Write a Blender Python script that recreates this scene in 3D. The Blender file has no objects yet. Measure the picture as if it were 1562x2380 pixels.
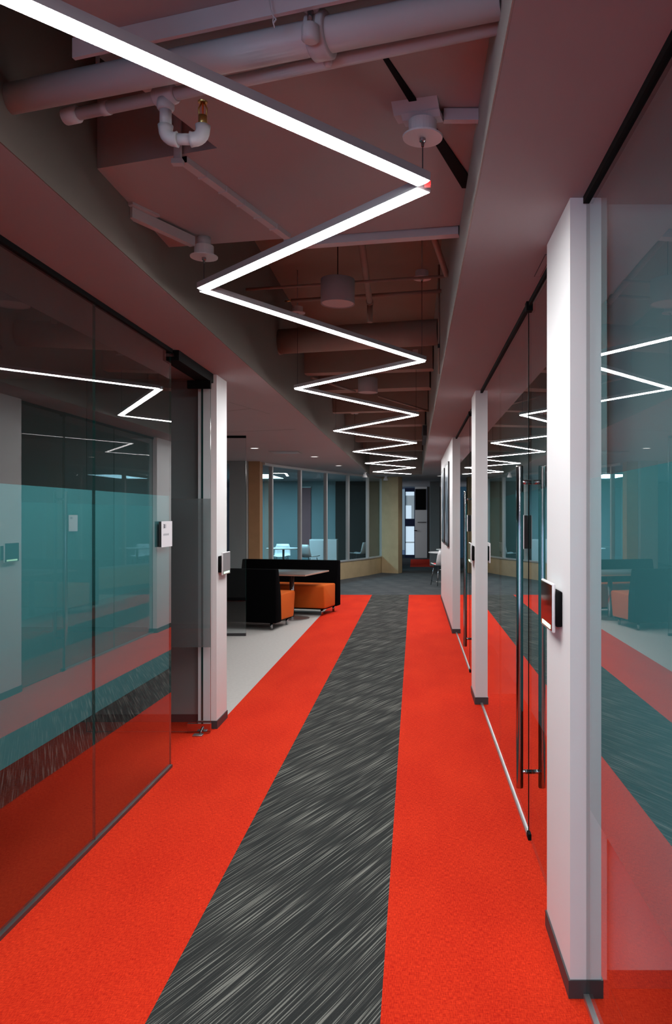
import bpy, bmesh, math, random
from mathutils import Vector, Matrix
random.seed(7)
S = bpy.context.scene
COL = S.collection
PI = math.pi

# ------------------------------------------------------------------ camera, world, lights, exposure
cam_d = bpy.data.cameras.new('camera')
cam = bpy.data.objects.new('camera', cam_d); COL.objects.link(cam)
cam.location = (0, 0, 1.6); cam.rotation_euler = (PI/2, 0, 0)
cam_d.sensor_fit = 'AUTO'; cam_d.sensor_width = 36
cam_d.lens = 1790/2380*36
cam_d.shift_x = -182/2380; cam_d.shift_y = 7/2380
cam_d.clip_start = 0.02; cam_d.clip_end = 200
S.camera = cam

W = bpy.data.worlds.new('dusk'); S.world = W; W.use_nodes = True
bg = W.node_tree.nodes['Background']
bg.inputs['Color'].default_value = (0.25, 0.42, 0.75, 1); bg.inputs['Strength'].default_value = 0.25

LED = 80.0
def area(name, loc, rot, sx, sy, power, col):
    d = bpy.data.lights.new(name, 'AREA'); d.shape = 'RECTANGLE'; d.size = sx; d.size_y = sy
    d.energy = power; d.color = col
    o = bpy.data.objects.new(name, d); COL.objects.link(o); o.location = loc; o.rotation_euler = rot
    return o
# area lamp for dusk daylight from an unseen window, back left of the camera
area('window_daylight', (-3.0, -3.9, 1.35), (math.radians(97), 0, -math.radians(30)), 2.4, 2.0, 76, (0.38, 0.64, 1.0))
# added area lamp, unseen behind the far tan column, brightens the end wall
area('end_wall_fill', (-3.2, 26.6, 1.5), (PI/2, 0, -math.radians(62)), 1.5, 1.9, 40, (0.85, 0.93, 1.0))

vs = S.view_settings
vs.view_transform = 'Standard'; vs.look = 'None'; vs.gamma = 1.0; vs.use_curve_mapping = False
vs.exposure = 0.0
S.cycles.use_denoising = True
S.cycles.max_bounces = 10; S.cycles.diffuse_bounces = 5; S.cycles.glossy_bounces = 5
S.cycles.transparent_max_bounces = 24
S.cycles.sample_clamp_indirect = 6.0
S.cycles.caustics_reflective = False; S.cycles.caustics_refractive = False

# ------------------------------------------------------------------ materials
def newmat(name):
    m = bpy.data.materials.new(name); m.use_nodes = True
    nt = m.node_tree
    return m, nt, nt.nodes['Principled BSDF'], nt.nodes['Material Output']
def srgb(r, g, b):
    f = lambda c: (c/255/12.92) if c/255 <= .04045 else ((c/255+.055)/1.055)**2.4
    return (f(r), f(g), f(b), 1)
def N(nt, t, **kw):
    n = nt.nodes.new(t)
    for k, v in kw.items(): setattr(n, k, v)
    return n
def paint(name, col, rough=.6, var=.06, scale=9., metal=0., bump=.0, bscale=300., spec=.5):
    """painted / plain surface with a little procedural mottling"""
    m, nt, b, o = newmat(name)
    tc = N(nt, 'ShaderNodeTexCoord'); nz = N(nt, 'ShaderNodeTexNoise')
    nz.inputs['Scale'].default_value = scale; nz.inputs['Detail'].default_value = 3
    nt.links.new(tc.outputs['Object'], nz.inputs['Vector'])
    mr = N(nt, 'ShaderNodeMapRange')
    mr.inputs['To Min'].default_value = 1-var; mr.inputs['To Max'].default_value = 1+var
    nt.links.new(nz.outputs['Fac'], mr.inputs['Value'])
    mx = N(nt, 'ShaderNodeMix', data_type='RGBA', blend_type='MULTIPLY')
    mx.inputs['Factor'].default_value = 1
    mx.inputs['A'].default_value = col
    nt.links.new(mr.outputs['Result'], mx.inputs['B'])
    nt.links.new(mx.outputs['Result'], b.inputs['Base Color'])
    b.inputs['Roughness'].default_value = rough; b.inputs['Metallic'].default_value = metal
    b.inputs['Specular IOR Level'].default_value = spec
    if bump:
        n2 = N(nt, 'ShaderNodeTexNoise'); n2.inputs['Scale'].default_value = bscale
        nt.links.new(tc.outputs['Object'], n2.inputs['Vector'])
        bp = N(nt, 'ShaderNodeBump'); bp.inputs['Strength'].default_value = bump; bp.inputs['Distance'].default_value = .002
        nt.links.new(n2.outputs['Fac'], bp.inputs['Height']); nt.links.new(bp.outputs['Normal'], b.inputs['Normal'])
    return m
def emit(name, col, strength):
    m, nt, b, o = newmat(name)
    b.inputs['Base Color'].default_value = (.8, .8, .8, 1)
    b.inputs['Emission Color'].default_value = col; b.inputs['Emission Strength'].default_value = strength
    return m

M = {}
M['wall'] = paint('white wall paint', (.78, .78, .78, 1), .55, .02, 3, bump=.05)
M['wall_grey'] = paint('grey wall paint', (.25, .26, .26, 1), .6, .04)
M['fascia_left_shaded'] = paint('shaded fascia paint', (.20, .175, .15, 1), .8, .04, 2, bump=.06)  # fascia colour darkened for the left side, which catches less light
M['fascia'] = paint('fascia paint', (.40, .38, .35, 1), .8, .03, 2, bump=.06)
M['ceil'] = paint('ceiling paint', (.40, .395, .41, 1), .8, .03, 2, bump=.06)
M['deck'] = paint('deck paint', (.42, .41, .41, 1), .8, .06, 2, bump=.1)
M['void'] = paint('void paint', (.30, .25, .20, 1), .8, .1, 3)
M['steel_white'] = paint('white painted steel', (.56, .58, .60, 1), .45, .05, 8, bump=.08, bscale=60)
M['base'] = paint('dark vinyl baseboard', (.045, .042, .045, 1), .5, .1)
M['black'] = paint('black metal', (.004, .004, .004, 1), .7, .1, spec=.08)
M['blackplastic'] = paint('black plastic', (.012, .012, .013, 1), .4, .1)
M['chrome'] = paint('brushed chrome', (.42, .42, .43, 1), .10, .04, 40, metal=1.)
M['alu'] = paint('anodised aluminium', (.5, .5, .5, 1), .35, .05, 20, metal=.9)
M['channeldark'] = paint('dark bronze channel', (.10, .09, .09, 1), .4, .05, 20, metal=.5)
M['mullion'] = paint('pale aluminium mullion', (.5, .5, .5, 1), .4, .05, 20, metal=.3)
M['housing'] = paint('grey lamp housing', (.45, .46, .48, 1), .4, .03, 10)
M['concrete'] = paint('tan concrete', (.50, .38, .22, 1), .75, .16, 5, bump=.3, bscale=40)
M['wood'] = paint('brown wood panel', (.34, .19, .09, 1), .55, .15, 6)
M['blackfabric'] = paint('black upholstery', (.0022, .0022, .0026, 1), .95, .2, 200, bump=.2, bscale=500, spec=.03)
M['orange'] = paint('orange upholstery', (.62, .12, .015, 1), .85, .12, 120, bump=.25, bscale=400, spec=.2)
M['tabletop'] = paint('grey brown laminate', (.085, .075, .07, 1), .4, .12, 12)
M['tableedge'] = paint('wood edge band', (.42, .26, .2, 1), .5, .1)
M['whiteplastic'] = paint('white plastic', (.75, .75, .76, 1), .35, .02)
M['signface'] = paint('white sign face', (.80, .79, .83, 1), .4, .01)
M['ink'] = paint('dark ink', (.05, .045, .07, 1), .5, .02)
M['paleink'] = paint('pale grey ink', (.42, .43, .46, 1), .5, .02)
M['brass'] = paint('brass', (.6, .42, .14, 1), .3, .05, 20, metal=1.)
M['redbulb'] = paint('orange red bulb', (.8, .1, .02, 1), .2, .02)
M['redfabric'] = paint('red cushion', (.7, .03, .03, 1), .8, .05)
M['glassedge'] = paint('dark green glass edge', (.008, .045, .04, 1), .15, .05)
M['teal'] = paint('pale teal wall', (.33, .45, .47, 1), .7, .06, 2)
M['pinkpanel'] = paint('dusty red panel', (.36, .16, .17, 1), .7, .06)
M['darkwall'] = paint('dark brown wall', (.05, .045, .04, 1), .7, .1)
M['bluewall'] = paint('blue painted wall', (.05, .15, .24, 1), .6, .1)
M['navy'] = paint('navy panel', (.01, .02, .07, 1), .5, .1)
M['led'] = emit('white LED diffuser', (1, 1, 1, 1), LED)
M['green_led'] = emit('green status light', (.4, 1, .5, 1), 1.8)
M['downlight'] = emit('downlight glow', (1, .96, .9, 1), 2.2)
M['coolpanel'] = emit('cool ceiling panel', (.42, .83, 1, 1), 26.0)
M['dimglow'] = emit('dim blue glow', (.06, .42, .7, 1), .16)
M['greypane'] = emit('grey blue evening glass', (.4, .62, .75, 1), .22)
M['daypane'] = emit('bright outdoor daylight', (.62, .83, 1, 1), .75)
M['shade'] = paint('grey drum shade fabric', (.40, .41, .43, 1), .8, .04, 40)
M['shadebottom'] = paint('pale diffuser disc', (.62, .58, .58, 1), .6, .02)
M['screen'] = paint('black glossy screen', (.006, .006, .007, 1), .06, .02)
M['readergrey'] = paint('grey device face', (.22, .22, .23, 1), .25, .04)

def carpet_red():
    m, nt, b, o = newmat('red carpet')
    tc = N(nt, 'ShaderNodeTexCoord')
    def streak(sx, sy):
        mp = N(nt, 'ShaderNodeMapping'); mp.inputs['Scale'].default_value = (sx, sy, 1)
        nt.links.new(tc.outputs['Object'], mp.inputs['Vector'])
        n = N(nt, 'ShaderNodeTexNoise'); n.inputs['Scale'].default_value = 1; n.inputs['Detail'].default_value = 2
        nt.links.new(mp.outputs['Vector'], n.inputs['Vector']); return n
    a = streak(330, 45); c = streak(45, 330); d = streak(3, 1.2)
    ad = N(nt, 'ShaderNodeMath', operation='ADD'); nt.links.new(a.outputs['Fac'], ad.inputs[0]); nt.links.new(c.outputs['Fac'], ad.inputs[1])
    ad2 = N(nt, 'ShaderNodeMath', operation='MULTIPLY_ADD'); ad2.inputs[1].default_value = .35
    nt.links.new(d.outputs['Fac'], ad2.inputs[0]); nt.links.new(ad.outputs[0], ad2.inputs[2])
    cr = N(nt, 'ShaderNodeValToRGB')
    cr.color_ramp.elements[0].position = .42; cr.color_ramp.elements[0].color = (.46, .008, .005, 1)
    cr.color_ramp.elements[1].position = .78; cr.color_ramp.elements[1].color = (.90, .058, .016, 1)
    hv = N(nt, 'ShaderNodeMath', operation='MULTIPLY'); hv.inputs[1].default_value = .5
    nt.links.new(ad2.outputs[0], hv.inputs[0]); nt.links.new(hv.outputs[0], cr.inputs['Fac'])
    nt.links.new(cr.outputs['Color'], b.inputs['Base Color'])
    b.inputs['Roughness'].default_value = .95; b.inputs['Specular IOR Level'].default_value = .08
    bp = N(nt, 'ShaderNodeBump'); bp.inputs['Strength'].default_value = .5; bp.inputs['Distance'].default_value = .003
    nt.links.new(ad.outputs[0], bp.inputs['Height']); nt.links.new(bp.outputs['Normal'], b.inputs['Normal'])
    return m
def carpet_grey(name, ang, dark, mid, light):
    m, nt, b, o = newmat(name)
    tc = N(nt, 'ShaderNodeTexCoord')
    # each plank of carpet shifts the streaks a little
    sn = N(nt, 'ShaderNodeVectorMath', operation='SNAP'); sn.inputs[1].default_value = (.245, .98, 9)
    nt.links.new(tc.outputs['Object'], sn.inputs[0])
    wn = N(nt, 'ShaderNodeTexWhiteNoise'); nt.links.new(sn.outputs[0], wn.inputs['Vector'])
    r = N(nt, 'ShaderNodeMapping'); r.inputs['Rotation'].default_value = (0, 0, math.radians(ang))
    nt.links.new(tc.outputs['Object'], r.inputs['Vector'])
    va = N(nt, 'ShaderNodeVectorMath', operation='ADD'); nt.links.new(r.outputs['Vector'], va.inputs[0])
    sc = N(nt, 'ShaderNodeVectorMath', operation='SCALE'); sc.inputs['Scale'].default_value = .0
    nt.links.new(wn.outputs['Color'], sc.inputs[0]); nt.links.new(sc.outputs[0], va.inputs[1])
    def st(sx, sy, det):
        mp = N(nt, 'ShaderNodeMapping'); mp.inputs['Scale'].default_value = (sx, sy, 0)
        nt.links.new(va.outputs[0], mp.inputs['Vector'])
        n = N(nt, 'ShaderNodeTexNoise'); n.inputs['Scale'].default_value = 1; n.inputs['Detail'].default_value = det
        nt.links.new(mp.outputs['Vector'], n.inputs['Vector']); return n
    a = st(185, 2.2, 1.0); c = st(26, .9, 1)
    ma = N(nt, 'ShaderNodeMath', operation='MULTIPLY_ADD'); ma.inputs[1].default_value = .16
    nt.links.new(c.outputs['Fac'], ma.inputs[0]); nt.links.new(a.outputs['Fac'], ma.inputs[2])
    cr = N(nt, 'ShaderNodeValToRGB'); e = cr.color_ramp.elements
    e[0].position = .56; e[0].color = dark
    e[1].position = .75; e[1].color = light
    x = e.new(.64); x.color = mid
    nt.links.new(ma.outputs[0], cr.inputs['Fac'])
    f = N(nt, 'ShaderNodeTexNoise'); f.inputs['Scale'].default_value = 420; nt.links.new(tc.outputs['Object'], f.inputs['Vector'])
    mr = N(nt, 'ShaderNodeMapRange'); mr.inputs['To Min'].default_value = .55; mr.inputs['To Max'].default_value = 1.45
    nt.links.new(f.outputs['Fac'], mr.inputs['Value'])
    mx = N(nt, 'ShaderNodeMix', data_type='RGBA', blend_type='MULTIPLY'); mx.inputs['Factor'].default_value = 1
    nt.links.new(cr.outputs['Color'], mx.inputs['A']); nt.links.new(mr.outputs['Result'], mx.inputs['B'])
    nt.links.new(mx.outputs['Result'], b.inputs['Base Color'])
    b.inputs['Roughness'].default_value = .95; b.inputs['Specular IOR Level'].default_value = .08
    return m
M['red'] = carpet_red()
M['grey'] = carpet_grey('streaked grey carpet', 27, (.030, .032, .031, 1), (.052, .053, .050, 1), (.215, .215, .19, 1))
M['grey2'] = carpet_grey('streaked blue grey carpet', 70, (.05, .055, .06, 1), (.085, .09, .095, 1), (.17, .18, .18, 1))
M['beige'] = paint('pale beige carpet', (.52, .50, .475, 1), .95, .1, 30, bump=.3, bscale=500, spec=.08)

def glass(name, tint, ior=1.5):
    m, nt, b, o = newmat(name); nt.nodes.remove(b)
    fr = N(nt, 'ShaderNodeFresnel'); fr.inputs['IOR'].default_value = ior
    geo = N(nt, 'ShaderNodeNewGeometry')   # the way out of the pane needs the inverse index
    tr = N(nt, 'ShaderNodeBsdfTransparent'); tr.inputs['Color'].default_value = tint
    gl = N(nt, 'ShaderNodeBsdfGlossy'); gl.inputs['Roughness'].default_value = 0.0
    gl.inputs['Color'].default_value = (1, 1, 1, 1)
    # from inside the slab the ray is seen as leaving at the outside angle: no second reflection
    mf = N(nt, 'ShaderNodeMath', operation='MULTIPLY')
    iv = N(nt, 'ShaderNodeMath', operation='SUBTRACT'); iv.inputs[0].default_value = 1
    nt.links.new(geo.outputs['Backfacing'], iv.inputs[1])
    dbl = N(nt, 'ShaderNodeMath', operation='MULTIPLY'); dbl.inputs[1].default_value = 1.65; dbl.use_clamp = True
    nt.links.new(fr.outputs[0], dbl.inputs[0])
    nt.links.new(dbl.outputs[0], mf.inputs[0]); nt.links.new(iv.outputs[0], mf.inputs[1])
    mx = N(nt, 'ShaderNodeMixShader')
    nt.links.new(mf.outputs[0], mx.inputs['Fac']); nt.links.new(tr.outputs[0], mx.inputs[1]); nt.links.new(gl.outputs[0], mx.inputs[2])
    nt.links.new(mx.outputs[0], o.inputs['Surface'])
    return m
M['glass'] = glass('greenish clear glass', (.75, .91, .91, 1))
M['glassclear'] = glass('window glass', (.93, .97, .98, 1))
def film(name, fac, dcol=(.36, .62, .66, 1), tcol=(.55, .80, .80, 1)):
    m, nt, b, o = newmat(name); nt.nodes.remove(b)
    tr = N(nt, 'ShaderNodeBsdfTransparent'); tr.inputs['Color'].default_value = tcol
    df = N(nt, 'ShaderNodeBsdfDiffuse'); df.inputs['Color'].default_value = dcol
    tl = N(nt, 'ShaderNodeBsdfTranslucent'); tl.inputs['Color'].default_value = (dcol[0]*.8, dcol[1]*.8, dcol[2]*.8, 1)
    m1 = N(nt, 'ShaderNodeMixShader'); m1.inputs['Fac'].default_value = .35
    nt.links.new(df.outputs[0], m1.inputs[1]); nt.links.new(tl.outputs[0], m1.inputs[2])
    m2 = N(nt, 'ShaderNodeMixShader'); m2.inputs['Fac'].default_value = fac
    nt.links.new(tr.outputs[0], m2.inputs[1]); nt.links.new(m1.outputs[0], m2.inputs[2])
    nt.links.new(m2.outputs[0], o.inputs['Surface'])
    return m
M['film'] = film('frosted teal film', .55)
M['film_shaded'] = film('shaded frosted film', .30, (.34, .34, .34, 1), (.8, .85, .85, 1))  # door leaf copy of the film, greyed and thinned for the unlit room
def picture(name, seed):
    m, nt, b, o = newmat(name)
    tc = N(nt, 'ShaderNodeTexCoord'); mp = N(nt, 'ShaderNodeMapping'); mp.inputs['Location'].default_value = (seed, seed*2, 0)
    mp.inputs['Scale'].default_value = (1, 2.2, 2.2)
    nt.links.new(tc.outputs['Object'], mp.inputs['Vector'])
    n = N(nt, 'ShaderNodeTexNoise'); n.inputs['Scale'].default_value = 1.7; nt.links.new(mp.outputs['Vector'], n.inputs['Vector'])
    cr = N(nt, 'ShaderNodeValToRGB'); e = cr.color_ramp.elements
    e[0].position = .36; e[0].color = (.03, .045, .06, 1); e[1].position = .68; e[1].color = (.45, .5, .56, 1)
    x = e.new(.5); x.color = (.10, .15, .21, 1)
    nt.links.new(n.outputs['Fac'], cr.inputs['Fac']); nt.links.new(cr.outputs['Color'], b.inputs['Base Color'])
    b.inputs['Roughness'].default_value = .3
    return m
M['pic1'] = picture('blue grey print', 1.3); M['pic2'] = picture('pale blue print', 5.1)

# ------------------------------------------------------------------ mesh helpers
def BM(): return bmesh.new()
def box(bm, x0, x1, y0, y1, z0, z1, mi=0):
    v = [bm.verts.new((x, y, z)) for x in (x0, x1) for y in (y0, y1) for z in (z0, z1)]
    fs = [(0,1,3,2), (4,6,7,5), (0,4,5,1), (2,3,7,6), (0,2,6,4), (1,5,7,3)]
    out = []
    for f in fs:
        q = bm.faces.new([v[i] for i in f]); q.material_index = mi; out.append(q)
    return out
def obox(bm, p0, p1, w, z0, z1):
    """box along the floor-plan line p0-p1, w wide, between two heights"""
    d = Vector((p1[0]-p0[0], p1[1]-p0[1])); d.normalize(); n = Vector((-d.y, d.x))*(w/2)
    pts = [(p0[0]+n.x, p0[1]+n.y), (p0[0]-n.x, p0[1]-n.y), (p1[0]-n.x, p1[1]-n.y), (p1[0]+n.x, p1[1]+n.y)]
    prism(bm, pts, z0, z1)
def prism(bm, pts, z0, z1):
    a = [bm.verts.new((x, y, z0)) for x, y in pts]; b = [bm.verts.new((x, y, z1)) for x, y in pts]
    n = len(pts)
    bm.faces.new(a[::-1]); bm.faces.new(b)
    for i in range(n): bm.faces.new((a[i], a[(i+1) % n], b[(i+1) % n], b[i]))
def extrude_profile(bm, prof, x0, x1):
    """closed (y,z) profile swept along x"""
    a = [bm.verts.new((x0, y, z)) for y, z in prof]; b = [bm.verts.new((x1, y, z)) for y, z in prof]
    n = len(prof); bm.faces.new(a); bm.faces.new(b[::-1])
    for i in range(n): bm.faces.new((a[i], b[i], b[(i+1) % n], a[(i+1) % n]))
def tube(bm, pts, r, n=12, caps=True):
    pts = [Vector(p) for p in pts]
    rr = r if isinstance(r, (list, tuple)) else [r]*len(pts)
    rings = []
    up = None
    for i, p in enumerate(pts):
        if i == 0: t = pts[1]-p
        elif i == len(pts)-1: t = p-pts[i-1]
        else: t = (pts[i+1]-p).normalized()+(p-pts[i-1]).normalized()
        t.normalize()
        if up is None:
            up = Vector((0, 0, 1)) if abs(t.z) < .9 else Vector((0, 1, 0))
        a = t.cross(up).normalized(); b = a.cross(t).normalized(); up = b
        rings.append([bm.verts.new(p+(a*math.cos(2*PI*k/n)+b*math.sin(2*PI*k/n))*rr[i]) for k in range(n)])
    for i in range(len(rings)-1):
        for k in range(n):
            bm.faces.new((rings[i][k], rings[i][(k+1) % n], rings[i+1][(k+1) % n], rings[i+1][k])).smooth = True
    if caps:
        bm.faces.new(rings[0][::-1]); bm.faces.new(rings[-1])
def lathe(bm, cx, cy, prof, n=24):
    rings = []
    for r, z in prof:
        if r < 1e-5: rings.append([bm.verts.new((cx, cy, z))])
        else: rings.append([bm.verts.new((cx+r*math.cos(2*PI*k/n), cy+r*math.sin(2*PI*k/n), z)) for k in range(n)])
    for a, b in zip(rings, rings[1:]):
        for k in range(n):
            q = [a[k % len(a)], a[(k+1) % len(a)], b[(k+1) % len(b)], b[k % len(b)]]
            u = []
            for v in q:
                if v not in u: u.append(v)
            if len(u) > 2: bm.faces.new(u)
def bevel(bm, w, seg=2):
    bmesh.ops.bevel(bm, geom=list(bm.edges), offset=w, segments=seg, affect='EDGES', profile=.5)
    for f in bm.faces: f.smooth = True

def _root_of(o):
    while o.parent: o = o.parent
    return o
def obj(name, bm, mat, parent=None, local=False, smooth=None):
    """link a bmesh as ONE object; world-space vertices are moved into the thing's frame"""
    bmesh.ops.recalc_face_normals(bm, faces=bm.faces)
    if parent is not None and not local:
        r = _root_of(parent)
        bmesh.ops.translate(bm, verts=bm.verts, vec=-r.location)
    me = bpy.data.meshes.new(name); bm.to_mesh(me); bm.free()
    for m in (mat if isinstance(mat, (list, tuple)) else [mat]): me.materials.append(m)
    o = bpy.data.objects.new(name, me); COL.objects.link(o)
    if parent is not None: o.parent = parent
    if smooth: me.shade_auto_smooth if False else None
    return o
def tag(o, label, cat, group=None, kind=None):
    o['label'] = label; o['category'] = cat
    if group: o['group'] = group
    if kind: o['kind'] = kind
    return o
def thing(name, label, cat, loc=(0, 0, 0), rz=0., group=None, kind=None):
    o = bpy.data.objects.new(name, None); COL.objects.link(o)
    o.empty_display_size = .1
    o.location = loc; o.rotation_euler = (0, 0, rz)
    return tag(o, label, cat, group, kind)
def struct(name, bm, mat, label, cat):
    o = obj(name, bm, mat); return tag(o, label, cat, None, 'structure')
def bxo(name, mat, parent, *a, bev=0., seg=2, **kw):
    bm = BM(); box(bm, *a)
    if bev: bevel(bm, bev, seg)
    return obj(name, bm, mat, parent, **kw)

# ------------------------------------------------------------------ the shell
C = 2.65                 # soffit height
GL, GR = -1.545, .5725   # glass planes left and right
RL, RR = -1.17, .205     # recess edges
Y0, Y1 = -5.0, 31.0
XL, XR = -7.0, 4.5
HI = 3.6                 # roof deck

bm = BM(); box(bm, XL, XR, Y0, Y1, -.12, 0)
floor = struct('floor', bm, M['beige'], 'pale beige carpeted floor running under the whole office', 'floor')
def carpet(name, x0, x1, y0, y1, mat, label, t=.004):
    bm = BM(); box(bm, x0, x1, y0, y1, .0, t)
    o = obj(name, bm, mat, floor); o['label'] = label; return o
ye = 15.4
carpet('carpet_strip', -.845, -.107, Y0, ye, M['grey'], 'dark grey streaked middle carpet strip')
carpet('carpet_strip', -1.49, -.845, 6.10, ye, M['red'], 'red carpet strip left of the grey one')
carpet('carpet_strip', -.107, .66, Y0, ye, M['red'], 'red carpet strip along the right hand wall')
carpet('carpet_strip', XL, -.845, Y0, 6.10, M['red'], 'red carpet running under the left glass wall')
carpet('carpet_strip', .662, XR, Y0, ye, M['red'], 'red carpet inside the right hand rooms')
# everything past the red strips is blue grey, with one red square
sq = (-.13, .62, 23.7, 27.8)
carpet('carpet_field', XL, XR, ye+.002, sq[2], M['grey2'], 'blue grey carpet past the red strips')
carpet('carpet_field', XL, sq[0], sq[2]+.002, Y1, M['grey2'], 'blue grey carpet left of the far red square')
carpet('carpet_field', sq[1], XR, sq[2]+.002, Y1, M['grey2'], 'blue grey carpet right of the far red square')
carpet('carpet_field', sq[0], sq[1], sq[3]+.002, Y1, M['grey2'], 'blue grey carpet behind the far red square')
carpet('carpet_square', sq[0]+.002, sq[1]-.002, sq[2]+.002, sq[3], M['red'], 'small red carpet square at the far end')

# ceiling soffit with the long rectangular recess
RY1 = 20.0
bm = BM()
o4 = [bm.verts.new(p) for p in ((XL, Y0, C), (XR, Y0, C), (XR, Y1, C), (XL, Y1, C))]
i4 = [bm.verts.new(p) for p in ((RL, Y0+.3, C), (RR, Y0+.3, C), (RR, RY1, C), (RL, RY1, C))]
for k in range(4): bm.faces.new((o4[k], o4[(k+1) % 4], i4[(k+1) % 4], i4[k]))
r = bmesh.ops.extrude_face_region(bm, geom=list(bm.faces))
bmesh.ops.translate(bm, verts=[g for g in r['geom'] if isinstance(g, bmesh.types.BMVert)], vec=(0, 0, .06))
bm.normal_update()
for f in bm.faces:
    c_ = f.calc_center_median()
    if abs(f.normal.z) < .5 and RL-.1 < c_.x < RR+.1 and Y0+.1 < c_.y < RY1+.1: f.material_index = 1
ceiling = struct('ceiling', bm, [M['ceil'], M['fascia']], 'smooth painted soffit at glass height around the lamp recess', 'ceiling')
bm = BM(); box(bm, XL, XR, Y0, Y1, HI, HI+.1)
struct('ceiling', bm, M['void'], 'brown exposed roof deck above the recess', 'ceiling')
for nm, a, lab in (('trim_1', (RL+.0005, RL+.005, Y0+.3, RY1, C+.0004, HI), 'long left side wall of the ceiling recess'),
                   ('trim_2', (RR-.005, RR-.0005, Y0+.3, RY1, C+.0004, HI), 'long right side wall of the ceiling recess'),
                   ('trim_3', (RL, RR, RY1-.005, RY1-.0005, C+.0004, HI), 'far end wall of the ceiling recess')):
    bm = BM(); box(bm, *a); struct(nm, bm, M['fascia_left_shaded' if nm == 'trim_1' else 'fascia'], lab, 'fascia')
# lower deck panel near the camera, with its triangular opening on the left
DK = 2.872
bm = BM()
prism(bm, [(RL+.001, Y0+.3), (RR-.001, Y0+.3), (RR-.001, 3.38), (RL+.001, 3.66), (RL+.001, 2.83), (-.683, 2.67), (RL+.001, 1.33)], DK, DK+.3)
struct('ceiling', bm, M['deck'], 'lower pinkish deck panel over the pipes with an open corner', 'ceiling')
bm = BM()
prism(bm, [(-.100, 2.10), (-.088, 2.098), (.204, 2.88), (.204, 2.985), (.185, 2.985)], DK-.006, DK-.0005)
struct('trim_4', bm, M['black'], 'black tapered joint running diagonally across the deck panel', 'joint')
# crossbeam at the end of the panel
bm = BM(); obox(bm, (-.60, 3.59), (RR-.006, 3.425), .05, 2.842, HI-.001)
struct('trim_5', bm, M['steel_white'], 'pale crossbeam where the deck panel ends', 'beam')

# outer walls
def wallbox(name, a, mat, label):
    bm = BM(); box(bm, *a); return struct(name, bm, mat, label, 'wall')
wallbox('wall_left', (XL-.1, XL, Y0, Y1, 0, HI), M['wall_grey'], 'outer wall at the far left of the office')
wallbox('wall_right', (XR, XR+.1, Y0, Y1, 0, HI), M['wall_grey'], 'outer wall at the far right of the office')
wallbox('wall_back', (XL, XR, Y0-.1, Y0, 0, HI), M['wall'], 'wall behind the camera at the corridor start')

# ------------------------------------------------------------------ pillars (white wall stubs with dark baseboards)
def stub(side, x0, x1, y0, y1, label, rnd=False):
    bm = BM()
    if rnd:
        pts = [(x1, y0), (x1, y1)]; r = .06
        for k in range(7):
            a = PI/2+PI/2*k/6; pts.append((x0+r+r*math.cos(a), y1-r+r*math.sin(a)))
        pts.append((x0, y0)); prism(bm, pts, .005, C-.001)
    else:
        box(bm, x0, x1, y0, y1, .005, C-.001)
    w = struct('wall_'+side, bm, M['wall'], label, 'wall')
    bm = BM()
    e = .006
    box(bm, x0-e, x1+e, y0-e, y1+(0 if rnd else e), .0045, .064)
    b = obj('baseboard_'+side, bm, M['base'], w); b['kind'] = 'structure'; b['label'] = 'dark vinyl baseboard'
    return w
P1 = stub('right', .515, .637, 2.546, 2.99, 'nearest white pillar on the right carrying the tilted tablet')
P2 = stub('right', .515, .637, 6.49, 6.92, 'second white pillar on the right, past the tall handle')
P3 = stub('right', .515, .640, 10.38, 14.85, 'third white pillar on the right, a long wall with two pictures', True)
PL = stub('left', -1.614, -1.476, 5.75, 6.06, 'white pillar on the left carrying the grey card reader')

# partitions between the rooms
def partition(side, a, mat, label):
    w = wallbox('wall_'+side, a, mat, label)
    e = .006
    bm = BM(); box(bm, a[0], a[1], a[2]-e, a[3]+e, .0045, .064)
    b = obj('baseboard_'+side, bm, M['base'], w); b['kind'] = 'structure'; b['label'] = 'dark vinyl baseboard'
partition('right', (.645, XR-.001, 2.60, 2.74, .005, C-.001), M['wall'], 'room wall meeting the nearest right pillar, behind the glass')
partition('right', (.645, XR-.001, 6.62, 6.76, .005, C-.001), M['wall'], 'room wall meeting the second right pillar')
partition('right', (.648, XR-.001, 10.5, 10.64, .005, C-.001), M['wall'], 'room wall meeting the third right pillar')
partition('right', (.648, XR-.001, 14.6, 14.74, .005, C-.001), M['wall'], 'wall closing the last right room before the cafe tables')
partition('left', (XL+.001, -1.622, 5.94, 6.05, .005, C-.001), M['wall_grey'], 'dark room wall meeting the left pillar, seen through the open door')
partition('left', (XL+.001, -1.622, .3, .42, .005, C-.001), M['wall_grey'], 'room wall near the camera on the left')

# ------------------------------------------------------------------ glass
def pane(parent, x, y0, y1, z0, z1, filmside, name='pane', t=.012):
    bm = BM(); fs = box(bm, x-t/2, x+t/2, y0, y1, z0, z1)
    for f in fs[2:]: f.material_index = 1
    p = obj(name, bm, [M['glass'], M['glassedge']], parent)
    if filmside:
        xa = x+filmside*(t/2+.0006); xb = x+filmside*(t/2+.0016)
        bm = BM(); box(bm, min(xa, xb), max(xa, xb), y0+.002, y1-.002, .63, 1.72)
        f = obj('frosted_film', bm, M['film'], p); f['label'] = 'frosted teal privacy film band'
    return p
def glasswall(name, label, x, ys, filmside, y_base, chan='alu', rz=0):
    t = thing(name, label, 'glass wall', (x, y_base, 0), rz, kind='structure')
    for a, b in zip(ys, ys[1:]): pane(t, x, a+.0015, b-.0015, .02, C-.022, filmside)
    bxo('head_channel', M['black'], t, x-.016, x+.016, ys[0], ys[-1], C-.024, C-.0005)
    bxo('floor_channel', M[chan], t, x-.015, x+.015, ys[0], ys[-1], .0045, .022)
    return t
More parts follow.
